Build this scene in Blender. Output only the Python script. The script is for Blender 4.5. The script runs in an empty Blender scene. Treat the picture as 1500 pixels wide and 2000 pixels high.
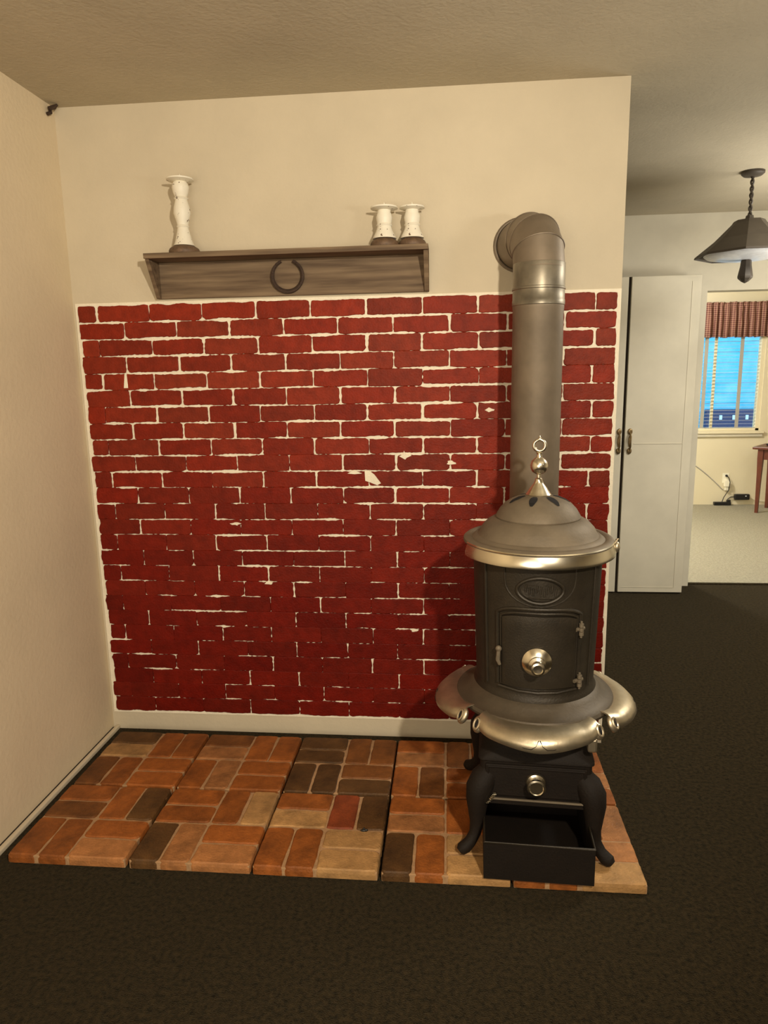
import bpy, bmesh, math, random
from mathutils import Vector, Matrix
random.seed(7)
PI = math.pi
SC = bpy.context.scene
COL = SC.collection

# ------------------------------------------------------------------ camera, world, lights, exposure
CAM = (1.5065, -2.7865, 1.5317)
YAW, PITCH, ROLL, F = 0.0955, -0.1902, -0.0173, 1364.97
H = 2.564
def cam_axes():
    cy, sy, cp, sp = math.cos(YAW), math.sin(YAW), math.cos(PITCH), math.sin(PITCH)
    f = Vector((-sy*cp, cy*cp, sp)); r = Vector((cy, sy, 0)); u = r.cross(f)
    cr, sr = math.cos(ROLL), math.sin(ROLL)
    return cr*r+sr*u, -sr*r+cr*u, f
r_, u_, f_ = cam_axes()
cd = bpy.data.cameras.new('camera'); cam = bpy.data.objects.new('camera', cd); COL.objects.link(cam)
cam.matrix_world = Matrix(((r_.x, u_.x, -f_.x, CAM[0]), (r_.y, u_.y, -f_.y, CAM[1]), (r_.z, u_.z, -f_.z, CAM[2]), (0, 0, 0, 1)))
cd.sensor_fit = 'VERTICAL'; cd.sensor_height = 36; cd.lens = F*36/2000; cd.clip_start = .05
SC.camera = cam
SC.view_settings.view_transform = 'Standard'; SC.view_settings.look = 'None'
SC.view_settings.gamma = 1; SC.view_settings.exposure = 0.0

w = bpy.data.worlds.new('sky'); SC.world = w; w.use_nodes = True
bg = w.node_tree.nodes['Background']; bg.inputs[0].default_value = (.50, .82, 1, 1); bg.inputs[1].default_value = 3.0

def lamp(name, kind, loc, energy, color, aim=None, **kw):
    d = bpy.data.lights.new(name, kind); d.energy = energy; d.color = color
    for k, v in kw.items(): setattr(d, k, v)
    o = bpy.data.objects.new(name, d); COL.objects.link(o); o.location = loc
    if aim: o.rotation_euler = (Vector(aim)-Vector(loc)).to_track_quat('-Z', 'Y').to_euler()
    return o
lamp('room_lamp', 'SPOT', (2.15, -2.95, 2.2), 225, (1, .88, .70), aim=(.35, 0, 1.05), spot_size=math.radians(108), spot_blend=.8, shadow_soft_size=.05)
lamp('rear_fill_light', 'AREA', (.9, -4.1, 1.3), 36, (1, .88, .70), aim=(.8, 0, .8), shape='DISK', size=1.6)  # added unseen fill from behind the camera, evens out the walls
lamp('far_room_lamp', 'POINT', (2.75, 4.0, 2.3), 205, (1, .98, .90), shadow_soft_size=.12)
lamp('side_fill_light', 'AREA', (3.9, .5, 2.45), 64, (1, .95, .84), shape='DISK', size=.9)  # added overhead fill for closet, doorway and right-hand carpet; no fixture modelled
lamp('ceiling_fill_light', 'AREA', (4.0, .95, 1.75), 32, (1, .95, .84), aim=(3.75, .85, 3.0), shape='DISK', size=1.0)  # added up-facing fill, brightens the ceiling at right; no real lamp there
lamp('upward_fill_light', 'AREA', (3.1, -1.7, 1.8), 16, (1, .93, .80), aim=(2.8, -1.4, 3.0), shape='DISK', size=.35)  # second added up-facing fill, lifts the ceiling nearer the camera

# ------------------------------------------------------------------ materials
def mat(name, col, rough=.6, metal=0, var=0, scale=8, col2=None, bump=0, bscale=60, attr=False, spec=.5, detail=4, thr=None, coat=0):
    m = bpy.data.materials.new(name); m.use_nodes = True
    nt = m.node_tree; N = nt.nodes; L = nt.links; b = N['Principled BSDF']
    b.inputs['Roughness'].default_value = rough; b.inputs['Metallic'].default_value = metal
    b.inputs['Specular IOR Level'].default_value = spec; b.inputs['Coat Weight'].default_value = coat
    tc = N.new('ShaderNodeTexCoord')
    base = None
    if attr:
        a = N.new('ShaderNodeAttribute'); a.attribute_name = 'Col'; base = a.outputs['Color']
    if var or col2:
        n = N.new('ShaderNodeTexNoise'); n.inputs['Scale'].default_value = scale; n.inputs['Detail'].default_value = detail
        n.inputs['Roughness'].default_value = .62
        L.new(tc.outputs['Object'], n.inputs['Vector'])
        mp = N.new('ShaderNodeMapRange'); L.new(n.outputs['Fac'], mp.inputs['Value'])
        lo, hi = thr or (.3, .7)
        mp.inputs['From Min'].default_value = lo; mp.inputs['From Max'].default_value = hi
        mx = N.new('ShaderNodeMix'); mx.data_type = 'RGBA'; L.new(mp.outputs['Result'], mx.inputs['Factor'])
        if base:
            hs = N.new('ShaderNodeHueSaturation'); hs.inputs['Value'].default_value = 1-var; L.new(base, hs.inputs['Color'])
            L.new(hs.outputs['Color'], mx.inputs['A'])
            hs2 = N.new('ShaderNodeHueSaturation'); hs2.inputs['Value'].default_value = 1+var; L.new(base, hs2.inputs['Color'])
            L.new(hs2.outputs['Color'], mx.inputs['B'])
        else:
            c2 = col2 or tuple(c*(1-var) for c in col)
            mx.inputs['A'].default_value = (*c2, 1); mx.inputs['B'].default_value = (*col, 1)
        L.new(mx.outputs['Result'], b.inputs['Base Color'])
    elif base: L.new(base, b.inputs['Base Color'])
    else: b.inputs['Base Color'].default_value = (*col, 1)
    if bump:
        n2 = N.new('ShaderNodeTexNoise'); n2.inputs['Scale'].default_value = bscale; n2.inputs['Detail'].default_value = 5
        L.new(tc.outputs['Object'], n2.inputs['Vector'])
        bp = N.new('ShaderNodeBump'); bp.inputs['Strength'].default_value = min(1, bump); bp.inputs['Distance'].default_value = .004*max(1, bump)
        L.new(n2.outputs['Fac'], bp.inputs['Height']); L.new(bp.outputs['Normal'], b.inputs['Normal'])
    return m
MT = {}
MT['wall'] = mat('wall_plaster', (.66, .575, .425), .85, var=.14, scale=1.6, bump=.35, bscale=55, spec=.2)
MT['wall_l'] = mat('left_wall_plaster', (.78, .655, .46), .85, var=.12, scale=1.6, bump=.35, bscale=55, spec=.2)  # lighter copy of the wall plaster; extra light put into its colour
MT['ceiling'] = mat('ceiling_plaster', (.56, .49, .36), .9, var=.14, scale=2.2, bump=.5, bscale=70, spec=.15)
MT['mortar'] = mat('mortar', (.95, .87, .69), .85, var=.12, scale=20, bump=.5, bscale=200, spec=.2)
MT['brick'] = mat('brick_paint', (.3, .04, .02), .5, var=.22, scale=24, bump=.5, bscale=150, attr=True, spec=.15)
MT['paver'] = mat('paver_brick', (.4, .15, .05), .6, var=.42, scale=16, detail=8, bump=.55, bscale=140, attr=True, spec=.35)
MT['paver_bed'] = mat('paver_mortar', (.46, .27, .13), .8, var=.3, scale=30, bump=.5, bscale=160)
MT['iron'] = mat('cast_iron', (.038, .029, .018), .5, metal=.35, var=.35, scale=14, bump=.25, bscale=180)
MT['iron_top'] = mat('dusty_iron', (.19, .15, .10), .62, metal=.25, var=.3, scale=10, bump=.2, bscale=120)
MT['iron_dark'] = mat('dark_iron', (.011, .0065, .0035), .72, spec=.3, metal=.1, var=.3, scale=16, bump=.3, bscale=150)  # darkest iron tone, for base, legs, ash door and pan
MT['pipe'] = mat('stovepipe_steel', (.26, .205, .145), .5, metal=.45, var=.4, scale=5, bump=.08, bscale=60)
MT['pipe_shiny'] = mat('worn_pipe_steel', (.30, .26, .19), .4, metal=.6, var=.5, scale=9)
MT['nickel'] = mat('nickel', (.82, .75, .60), .24, metal=1, var=.12, scale=12)
MT['nickel_worn'] = mat('worn_nickel', (.60, .51, .36), .38, metal=.9, var=.3, scale=16, bump=.1, bscale=90)
MT['iron_mid'] = mat('dusty_skirt_iron', (.095, .073, .047), .55, metal=.3, var=.3, scale=10, bump=.2, bscale=120)
MT['black'] = mat('black_void', (.004, .003, .003), .9)
MT['wood'] = None
MT['white'] = mat('chipped_white_paint', (.84, .79, .66), .45, col2=(.12, .07, .04), scale=60, thr=(.33, .345), detail=2, spec=.4)
MT['brown_base'] = mat('worn_brown_wood', (.17, .10, .055), .6, var=.5, scale=60)
MT['rust'] = mat('rusty_iron', (.075, .045, .03), .75, metal=.3, var=.4, scale=50, bump=.6, bscale=200)
MT['carpet'] = mat('dark_carpet', (.042, .028, .0115), 1, var=.9, scale=75, detail=3, bump=2, bscale=300, spec=.05)
for n_, wt_ in (('carpet', .07),):
    b_ = MT[n_].node_tree.nodes['Principled BSDF']; b_.inputs['Sheen Weight'].default_value = wt_; b_.inputs['Sheen Roughness'].default_value = .35; b_.inputs['Sheen Tint'].default_value = (1, .92, .66, 1)
MT['carpet_far'] = mat('far_carpet', (.42, .39, .30), 1, var=.3, scale=60, bump=3, bscale=120, spec=.05)  # lighter copy of the carpet, the far lamp's brightness put into its colour
MT['door'] = mat('door_paint', (.68, .63, .50), .6, var=.14, scale=3)
MT['gap'] = mat('dark_gap', (.02, .012, .006), .9)
MT['brass'] = mat('aged_brass', (.30, .21, .10), .4, metal=.8, var=.4, scale=60)
MT['farwall'] = mat('far_wall_paint', (.78, .70, .50), .8, var=.05, scale=2)
MT['redwood'] = mat('table_wood', (.14, .035, .018), .35, var=.3, scale=12)
MT['shade'] = mat('lamp_shade_metal', (.075, .06, .045), .5, metal=.2, var=.2, scale=20)
MT['shade_in'] = mat('lamp_diffuser_glass', (.75, .76, .78), .3, var=.2, scale=40)
MT['slat'] = mat('blind_vinyl', (.80, .74, .58), .5)
MT['tape'] = mat('blind_tape', (.40, .38, .33), .8)
MT['plastic'] = mat('black_plastic', (.012, .012, .012), .35)
MT['ivory'] = mat('ivory_plastic', (.90, .86, .70), .4)
MT['siding'] = mat('blue_siding', (.02, .48, .72), .7, col2=(.30, .70, .95), scale=2.5, detail=6)
MT['navy'] = mat('navy_paint', (.02, .035, .12), .5)
MT['outwhite'] = mat('outdoor_white', (.85, .9, .95), .6)
MT['ground'] = mat('outdoor_ground', (.10, .22, .42), .9)

def grain_mat():
    m = bpy.data.materials.new('weathered_wood'); m.use_nodes = True; nt = m.node_tree; N = nt.nodes; L = nt.links; b = N['Principled BSDF']
    tc = N.new('ShaderNodeTexCoord'); mp = N.new('ShaderNodeMapping'); mp.inputs['Scale'].default_value = (2.2, 30, 34)
    n = N.new('ShaderNodeTexNoise'); n.inputs['Scale'].default_value = 1.5; n.inputs['Detail'].default_value = 6
    L.new(tc.outputs['Object'], mp.inputs[0]); L.new(mp.outputs[0], n.inputs['Vector'])
    cr = N.new('ShaderNodeValToRGB'); e = cr.color_ramp.elements
    e[0].position = .3; e[0].color = (.085, .05, .026, 1); e[1].position = .7; e[1].color = (.24, .165, .095, 1)
    L.new(n.outputs['Fac'], cr.inputs[0]); L.new(cr.outputs[0], b.inputs['Base Color']); b.inputs['Roughness'].default_value = .75
    bp = N.new('ShaderNodeBump'); bp.inputs['Strength'].default_value = .4; bp.inputs['Distance'].default_value = .002
    L.new(n.outputs['Fac'], bp.inputs['Height']); L.new(bp.outputs[0], b.inputs['Normal'])
    return m
MT['wood'] = grain_mat()

def plaid_mat():
    m = bpy.data.materials.new('red_check_cloth'); m.use_nodes = True; nt = m.node_tree; N = nt.nodes; L = nt.links; b = N['Principled BSDF']
    tc = N.new('ShaderNodeTexCoord')
    wv = []
    for d in ('X', 'Z'):
        a = N.new('ShaderNodeTexWave'); a.bands_direction = d; a.inputs['Scale'].default_value = 14; a.inputs['Distortion'].default_value = .4
        L.new(tc.outputs['Object'], a.inputs['Vector']); wv.append(a)
    ad = N.new('ShaderNodeMath'); ad.operation = 'ADD'; L.new(wv[0].outputs['Fac'], ad.inputs[0]); L.new(wv[1].outputs['Fac'], ad.inputs[1])
    cr = N.new('ShaderNodeValToRGB'); e = cr.color_ramp.elements
    e[0].position = .15; e[0].color = (.13, .035, .03, 1); e[1].position = .95; e[1].color = (.42, .24, .17, 1)
    mu = N.new('ShaderNodeMath'); mu.operation = 'MULTIPLY'; mu.inputs[1].default_value = .5; L.new(ad.outputs[0], mu.inputs[0])
    L.new(mu.outputs[0], cr.inputs[0]); L.new(cr.outputs[0], b.inputs['Base Color']); b.inputs['Roughness'].default_value = .9
    return m
MT['plaid'] = plaid_mat()
def glass_mat():
    m = bpy.data.materials.new('window_glass'); m.use_nodes = True; b = m.node_tree.nodes['Principled BSDF']
    b.inputs['Transmission Weight'].default_value = 1; b.inputs['Roughness'].default_value = 0; b.inputs['IOR'].default_value = 1.45
    return m
MT['glass'] = glass_mat()

# ------------------------------------------------------------------ mesh helpers
def h1(i, s=0):
    x = math.sin(i*127.1+s*311.7)*43758.5453; return x-math.floor(x)
def vn(t, s=0):
    i = math.floor(t); f = t-i; f = f*f*(3-2*f); return (h1(i, s)*(1-f)+h1(i+1, s)*f)*2-1

class MB:
    def __init__(s): s.v = []; s.f = []; s.c = []; s.cur = None
    def col(s, c): s.cur = c
    def add(s, vs, fs):
        o = len(s.v); s.v += [tuple(v) for v in vs]
        for f in fs: s.f.append([i+o for i in f]); s.c.append(s.cur)
        return o
    def box(s, x0, x1, y0, y1, z0, z1, M=None):
        vs = [Vector((x, y, z)) for x in (x0, x1) for y in (y0, y1) for z in (z0, z1)]
        if M: vs = [M @ v for v in vs]
        s.add(vs, [(0, 1, 3, 2), (4, 6, 7, 5), (0, 4, 5, 1), (2, 3, 7, 6), (0, 2, 6, 4), (1, 5, 7, 3)])
    def lathe(s, pr, n=48, M=None, caps=True, sx=1):
        vs = []
        for r, z in pr:
            for k in range(n):
                a = 2*PI*k/n; v = Vector((r*math.cos(a)*sx, r*math.sin(a), z)); vs.append(M @ v if M else v)
        fs = [(i*n+k, i*n+(k+1) % n, (i+1)*n+(k+1) % n, (i+1)*n+k) for i in range(len(pr)-1) for k in range(n)]
        if caps:
            fs.append(tuple(range(n))[::-1]); fs.append(tuple((len(pr)-1)*n+k for k in range(n)))
        s.add(vs, fs)
    def tube(s, pts, r, n=8, closed=False, sy=1):
        pts = [Vector(p) for p in pts]; m = len(pts); R = r if isinstance(r, (list, tuple)) else [r]*m
        vs = []; up = None
        for i, p in enumerate(pts):
            t = (pts[(i+1) % m]-pts[i-1]) if closed else (pts[min(i+1, m-1)]-pts[max(i-1, 0)])
            t.normalize()
            if up is None: up = t.orthogonal().normalized()
            up = (up-t*up.dot(t)).normalized(); sd = t.cross(up)
            for k in range(n):
                a = 2*PI*k/n; vs.append(p+(up*math.cos(a)+sd*math.sin(a)*sy)*R[i])
        e = m if closed else m-1
        fs = [(i*n+k, i*n+(k+1) % n, ((i+1) % m)*n+(k+1) % n, ((i+1) % m)*n+k) for i in range(e) for k in range(n)]
        if not closed: fs += [tuple(range(n))[::-1], tuple((m-1)*n+k for k in range(n))]
        s.add(vs, fs)
    def ell(s, c, rx, ry, rz, n=16):
        pr = [(math.sin(PI*i/n), -math.cos(PI*i/n)) for i in range(n+1)]
        pr[0] = (1e-4, -1); pr[-1] = (1e-4, 1)
        s.lathe(pr, n*2, Matrix.Translation(c) @ Matrix.Diagonal((rx, ry, rz, 1)))
    def arc(s, prof, a0, a1, n, fn=None):       # closed (r,z) section swept round z; angle 0 faces -y
        m = len(prof); vs = []
        for i in range(n+1):
            t = i/n; a = a0+(a1-a0)*t
            for j, (r, z) in enumerate(prof):
                if fn: r, z = fn(r, z, t, j)
                vs.append((r*math.sin(a), -r*math.cos(a), z))
        fs = [(i*m+j, (i+1)*m+j, (i+1)*m+(j+1) % m, i*m+(j+1) % m) for i in range(n) for j in range(m)]
        fs += [tuple(range(m)), tuple(n*m+j for j in range(m))[::-1]]
        s.add(vs, fs)
    def loft(s, rings, caps=True):
        m = len(rings[0]); vs = [v for r in rings for v in r]
        fs = [(i*m+j, i*m+(j+1) % m, (i+1)*m+(j+1) % m, (i+1)*m+j) for i in range(len(rings)-1) for j in range(m)]
        if caps: fs += [tuple(range(m))[::-1], tuple((len(rings)-1)*m+j for j in range(m))]
        s.add(vs, fs)
    def build(s, name, m, parent=None, smooth=False, bevel=0, label=None, loc=None, fixn=True):
        me = bpy.data.meshes.new(name); me.from_pydata(s.v, [], s.f)
        if any(c for c in s.c):
            at = me.color_attributes.new('Col', 'FLOAT_COLOR', 'CORNER'); i = 0
            for f, c in zip(s.f, s.c):
                for _ in f: at.data[i].color = (*(c or (.5, .5, .5)), 1); i += 1
        if fixn or bevel:
            b = bmesh.new(); b.from_mesh(me)
            if fixn: bmesh.ops.recalc_face_normals(b, faces=b.faces)
            if bevel: bmesh.ops.bevel(b, geom=b.edges[:], offset=bevel, segments=2, profile=.5, affect='EDGES')
            b.to_mesh(me); b.free()
        if smooth:
            for p in me.polygons: p.use_smooth = True
            try: me.set_sharp_from_angle(angle=math.radians(38))
            except Exception: pass
        me.materials.append(MT[m] if isinstance(m, str) else m)
        o = bpy.data.objects.new(name, me); COL.objects.link(o)
        if parent: o.parent = parent
        if loc: o.location = loc
        if label: o['label'] = label
        return o
def thing(name, label, cat, loc=(0, 0, 0), rz=0, group=None):
    o = bpy.data.objects.new(name, None); COL.objects.link(o); o.location = loc; o.rotation_euler = (0, 0, rz); o.empty_display_size = .1
    return tag(o, label, cat, group)
def tag(o, label, cat, group=None):
    o['label'] = label; o['category'] = cat; o['kind'] = 'thing'
    if group: o['group'] = group
    return o
def struct(o): o['kind'] = 'structure'; return o
def boxobj(name, m, b, **k):
    q = MB(); q.box(*b); return q.build(name, m, **k)

# ------------------------------------------------------------------ room shell
WX = 2.144
struct(boxobj('floor', 'carpet', (-.12, 6.1, -4.4, 2.36, -.1, 0)))
struct(boxobj('floor_far', 'carpet_far', (.5, 6.1, 2.365, 5.75, -.1, .002)))
struct(boxobj('ceiling', 'ceiling', (-.12, 6.1, -4.4, 5.75, H, H+.12)))
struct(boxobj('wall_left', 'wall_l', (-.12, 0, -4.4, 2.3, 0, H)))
struct(boxobj('wall_brick', 'wall', (0, WX, 0, .12, 0, H)))
struct(boxobj('wall_rear', 'wall', (-.12, 6.1, -4.52, -4.4, 0, H)))
struct(boxobj('wall_right', 'wall', (6.1, 6.22, -4.4, 5.75, 0, H)))
q = MB(); q.box(-.12, 3.235, 2.3, 2.42, 0, H); q.box(3.235, 4.9, 2.3, 2.42, 2.068, H); q.box(4.9, 6.1, 2.3, 2.42, 0, H)
struct(q.build('wall_doorway', 'door'))
q = MB()  # far wall with window opening
WX0, WX1, WZ0, WZ1 = 4.0, 5.03, .862, 2.22
q.box(.5, WX0, 5.6, 5.75, 0, H); q.box(WX1, 6.1, 5.6, 5.75, 0, H); q.box(WX0, WX1, 5.6, 5.75, 0, WZ0); q.box(WX0, WX1, 5.6, 5.75, WZ1, H)
struct(q.build('wall_far', 'farwall'))
struct(boxobj('wall_far_left', 'farwall', (.4, .5, 2.42, 5.75, 0, H)))
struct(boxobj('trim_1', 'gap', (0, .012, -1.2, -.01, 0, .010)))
q = MB(); q.box(.012, .030, -1.2, -.002, 0, .018)
struct(q.build('trim_2', 'wall', bevel=.004))
# threshold seam between near and far carpet
struct(boxobj('trim_3', 'carpet', (3.235, 4.9, 2.34, 2.375, -.001, .007), bevel=.003))

# closet built out in front of the doorway wall, doors facing the room
q = MB(); q.box(1.9, 3.128, 2.125, 2.299, .0, 2.15)
struct(q.build('wall_closet', 'gap'))
def closet_door(name, x0, x1, hx):
    d = MB(); d.box(x0, x1, 2.10, 2.124, .012, 2.148)
    o = struct(d.build(name, 'door', bevel=.002))
    f = MB(); f.box(x1-.058, x1-.054, 2.0975, 2.101, .05, 2.11); f.build('panel_moulding', 'door', o)
    f = MB(); f.box(x0+.06, x1-.058, 2.0975, 2.101, 1.058, 1.062); f.box(x0+.02, x1-.058, 2.0985, 2.101, .046, .05); f.build('panel_moulding', 'door', o)
    k = MB(); k.tube([(hx, 2.088, 1.02), (hx, 2.07, 1.045), (hx, 2.066, 1.078), (hx, 2.07, 1.11), (hx, 2.088, 1.135)], [.006, .007, .005, .007, .006], 8)
    for z, s_ in ((1.012, 1), (1.143, 1)):
        k.ell((hx, 2.094, z), .016, .006, .022, 8)
    k.ell((hx, 2.094, 1.078), .010, .004, .04, 8)
    k.build('handle', 'brass', o, smooth=True, label='aged brass pull handle')
    return o
closet_door('door_1', 2.690, 3.128, 2.722)
closet_door('door_2', 2.2, 2.670, 2.650)

# ------------------------------------------------------------------ brick facing
def brick_shape(x0, x1, z0, z1, ins, seed, rc=.007, rough=.0011, step=.0075):
    """irregular outline inside a cell; ins = (left,right,bottom,top) functions giving the inset along the edge"""
    L, R_, B, T = ins
    pts = []
    nx = max(3, int((x1-x0)/step)); nz = max(3, int((z1-z0)/step))
    def cr(t): return min(1, t)
    for i in range(nx): t = i/nx; pts.append((x0+(x1-x0)*t, z0+B(x0+(x1-x0)*t)))
    for i in range(nz): t = i/nz; pts.append((x1-R_(z0+(z1-z0)*t), z0+(z1-z0)*t))
    for i in range(nx): t = 1-i/nx; pts.append((x0+(x1-x0)*t, z1-T(x0+(x1-x0)*t)))
    for i in range(nz): t = 1-i/nz; pts.append((x0+L(z0+(z1-z0)*t), z0+(z1-z0)*t))
    a, b = x0+L(z0+.5*(z1-z0)), x1-R_(z0+.5*(z1-z0)); c, d = z0+B((x0+x1)/2), z1-T((x0+x1)/2)
    out = []
    for k, (x, z) in enumerate(pts):
        xl, xr = x0+L(z), x1-R_(z); zb, zt = z0+B(x), z1-T(x)
        x = min(max(x, xl), xr); z = min(max(z, zb), zt)
        # round the corners
        for cx, cz, sx, sz in ((a, c, 1, 1), (b, c, -1, 1), (b, d, -1, -1), (a, d, 1, -1)):
            r = rc*(.5+1.2*h1(seed*4+sx*2+sz, 9)); px, pz = cx+sx*r, cz+sz*r
            dx, dz = (px-x)*sx, (pz-z)*sz
            if dx > 0 and dz > 0:
                dd = math.hypot(dx, dz)
                if dd > r: x = px-sx*dx*r/dd; z = pz-sz*dz*r/dd
        out.append((x+rough*vn(k*.9, seed), z+rough*vn(k*1.1+50, seed)))
    return out
def brick_solid(q, o, f, y0, y1, soft=.0022):
    """f maps (u,v,h) to 3-D; outline o, from height y0 to y1 with a softened rim"""
    n = len(o); cx = sum(p[0] for p in o)/n; cz = sum(p[1] for p in o)/n
    w_ = max(p[0] for p in o)-min(p[0] for p in o); h_ = max(p[1] for p in o)-min(p[1] for p in o)
    def ring(ins, y): return [f(cx+(x-cx)*(1-2*ins/w_), cz+(z-cz)*(1-2*ins/h_), y) for x, z in o]
    rs = [ring(0, y0), ring(0, y0+(y1-y0)*.55), ring(soft*.45, y0+(y1-y0)*.88), ring(soft*1.3, y1)]
    vs = [v for r in rs for v in r]; fs = [(i*n+j, i*n+(j+1) % n, (i+1)*n+(j+1) % n, (i+1)*n+j) for i in range(3) for j in range(n)]
    fs.append(tuple(3*n+j for j in range(n)))
    q.add(vs, fs)

panel = thing('brick_wall_panel', 'painted red brick facing with cream mortar joints on the wall below the wooden shelf', 'brick facing')
q = MB(); q.box(.010, 2.1435, -.004, -.0002, .082, 1.842)
def smear(cx, cz, pts, h=.0108):
    q.add([(cx+a, -h, cz+b) for a, b in pts]+[(cx+a*1.1, -.003, cz+b*1.1) for a, b in pts],
          [tuple(range(len(pts)))]+[(i, (i+1) % len(pts), (i+1) % len(pts)+len(pts), i+len(pts)) for i in range(len(pts))])
smear(1.195, 1.135, [(-.03, .028), (-.012, .03), (.01, .012), (.035, -.022), (.02, -.03), (-.01, -.018), (-.028, -.012)])
smear(1.325, 1.222, [(-.02, .0), (-.005, .006), (0, .022), (.006, .006), (.03, .002), (.01, -.007), (.004, -.014), (-.01, -.006)])
smear(1.125, 1.157, [(-.03, -.004), (-.01, .006), (.01, .004), (.03, -.004), (0, -.007)])
smear(.185, 1.535, [(.010, .03), (.018, .034), (.020, -.028), (.002, -.028)])
for cx, cz in ((.62, .945), (1.51, 1.195), (1.665, 1.40), (.75, .69), (1.36, .49)):
    smear(cx, cz, [(.018*math.cos(a)*(.5+h1(a*7, cx)), .007*math.sin(a)*(.5+h1(a*9, cz))) for a in [k*PI/5 for k in range(10)]])
q.build('mortar_bed', 'mortar', panel)
q = MB(); ROWH = (1.833-.092)/26; PX = .2165
def joint(seed, base, amp):
    return lambda s, seed=seed: max(-.0012, base+amp*vn(s*13+seed*3.7, seed)+.0013*vn(s*170, seed+5)+.0008*vn(s*420, seed+9))
for r in range(26):
    zt = 1.833-r*ROWH; zb = zt-ROWH
    j0 = .100 if r % 2 == 0 else .208
    xs = [.016+.006*h1(r, 3)+.004*(r % 3)]+[j0+PX*k+.006*(h1(r*20+k, 4)-.5) for k in range(11) if j0+PX*k < 2.09]+[2.134]
    if xs[1]-xs[0] < .03: xs.pop(1)
    low = min(1, max(0, (r-6)/12))
    for k in range(len(xs)-1):
        sd = r*31+k
        hb = .0031-.0026*low+.0030*(h1(sd, 11)-.5); ha = .0036+.0002*low
        if h1(sd, 12) < .14: hb -= .0025
        # neighbours share the joint below: seed by row boundary and x so both sides agree
        vb = .0032-.0026*low+.0018*(h1(sd, 13)-.5); va = .0026
        L = joint(sd*2, vb, va); R_ = joint(sd*2+2, .0032-.0026*low+.0018*(h1(sd+1, 13)-.5), va)
        T = joint(r*7, hb, ha); B = joint((r+1)*7, hb, ha)
        if k == 0: L = lambda s, r=r: .002+.004*vn(s*40, 3)
        if k == len(xs)-2: R_ = lambda s, r=r: .004+.003*vn(s*30, 8)
        if r == 25: B = lambda s: .001+.003*vn(s*25, 77)
        if r == 0: T = lambda s: .002+.003*vn(s*20, 78)
        o = brick_shape(xs[k], xs[k+1], zb, zt, (L, R_, B, T), sd)
        v = .85+.3*h1(sd, 21); g = h1(sd, 22)
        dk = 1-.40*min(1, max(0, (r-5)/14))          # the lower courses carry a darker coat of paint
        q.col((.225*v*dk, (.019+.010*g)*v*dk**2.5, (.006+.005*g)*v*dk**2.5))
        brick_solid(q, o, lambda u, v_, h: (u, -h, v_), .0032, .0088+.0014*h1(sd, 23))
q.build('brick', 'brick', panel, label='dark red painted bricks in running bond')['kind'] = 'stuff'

# ------------------------------------------------------------------ hearth pavers
OR, BR, DK, PK, TN, RD = (.26, .078, .014), (.155, .055, .012), (.09, .042, .012), (.32, .135, .045), (.36, .20, .075), (.22, .048, .014)
PV = {  # (col,row): TL horiz (upper,lower), TR vert (left,right), BL vert (left,right), BR horiz (upper,lower)
 (0, 1): (DK, TN, OR, OR, BR, OR, OR, OR), (1, 1): (BR, PK, OR, OR, OR, PK, OR, OR), (2, 1): (DK, DK, BR, BR, DK, DK, BR, DK),
 (3, 1): (OR, PK, BR, OR, OR, BR, OR, OR), (4, 1): (OR, PK, PK, OR, OR, OR, PK, OR),
 (0, 0): (OR, BR, OR, DK, OR, OR, OR, PK), (1, 0): (OR, OR, OR, TN, DK, PK, OR, PK), (2, 0): (OR, TN, RD, DK, OR, OR, TN, TN),
 (3, 0): (OR, PK, OR, OR, DK, OR, TN, TN), (4, 0): (OR, OR, RD, PK, OR, OR, PK, TN)}
PLBL = {(0, 1): 'square basket-weave brick paver in the back corner where the two walls meet',
 (1, 1): 'square back-row brick paver, second from the left wall', (2, 1): 'dark brown square back-row paver with pale joints, third from the left wall',
 (3, 1): 'back-row square brick paver in the stove shadow left of the stove', (4, 1): 'back-row square brick paver behind the stove at the carpet side',
 (0, 0): 'front-row square brick paver touching the left wall', (1, 0): 'front-row square paver with pale tan and pink bricks, second from the left wall',
 (2, 0): 'front-row square paver with cream-coloured bricks and a black crumb on it', (3, 0): 'front-row square brick paver under the left front leg of the stove',
 (4, 0): 'front-row square brick paver under the ash pan at the right corner of the hearth'}
W = .4055; X0, Y0 = .0733, -.898
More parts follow.
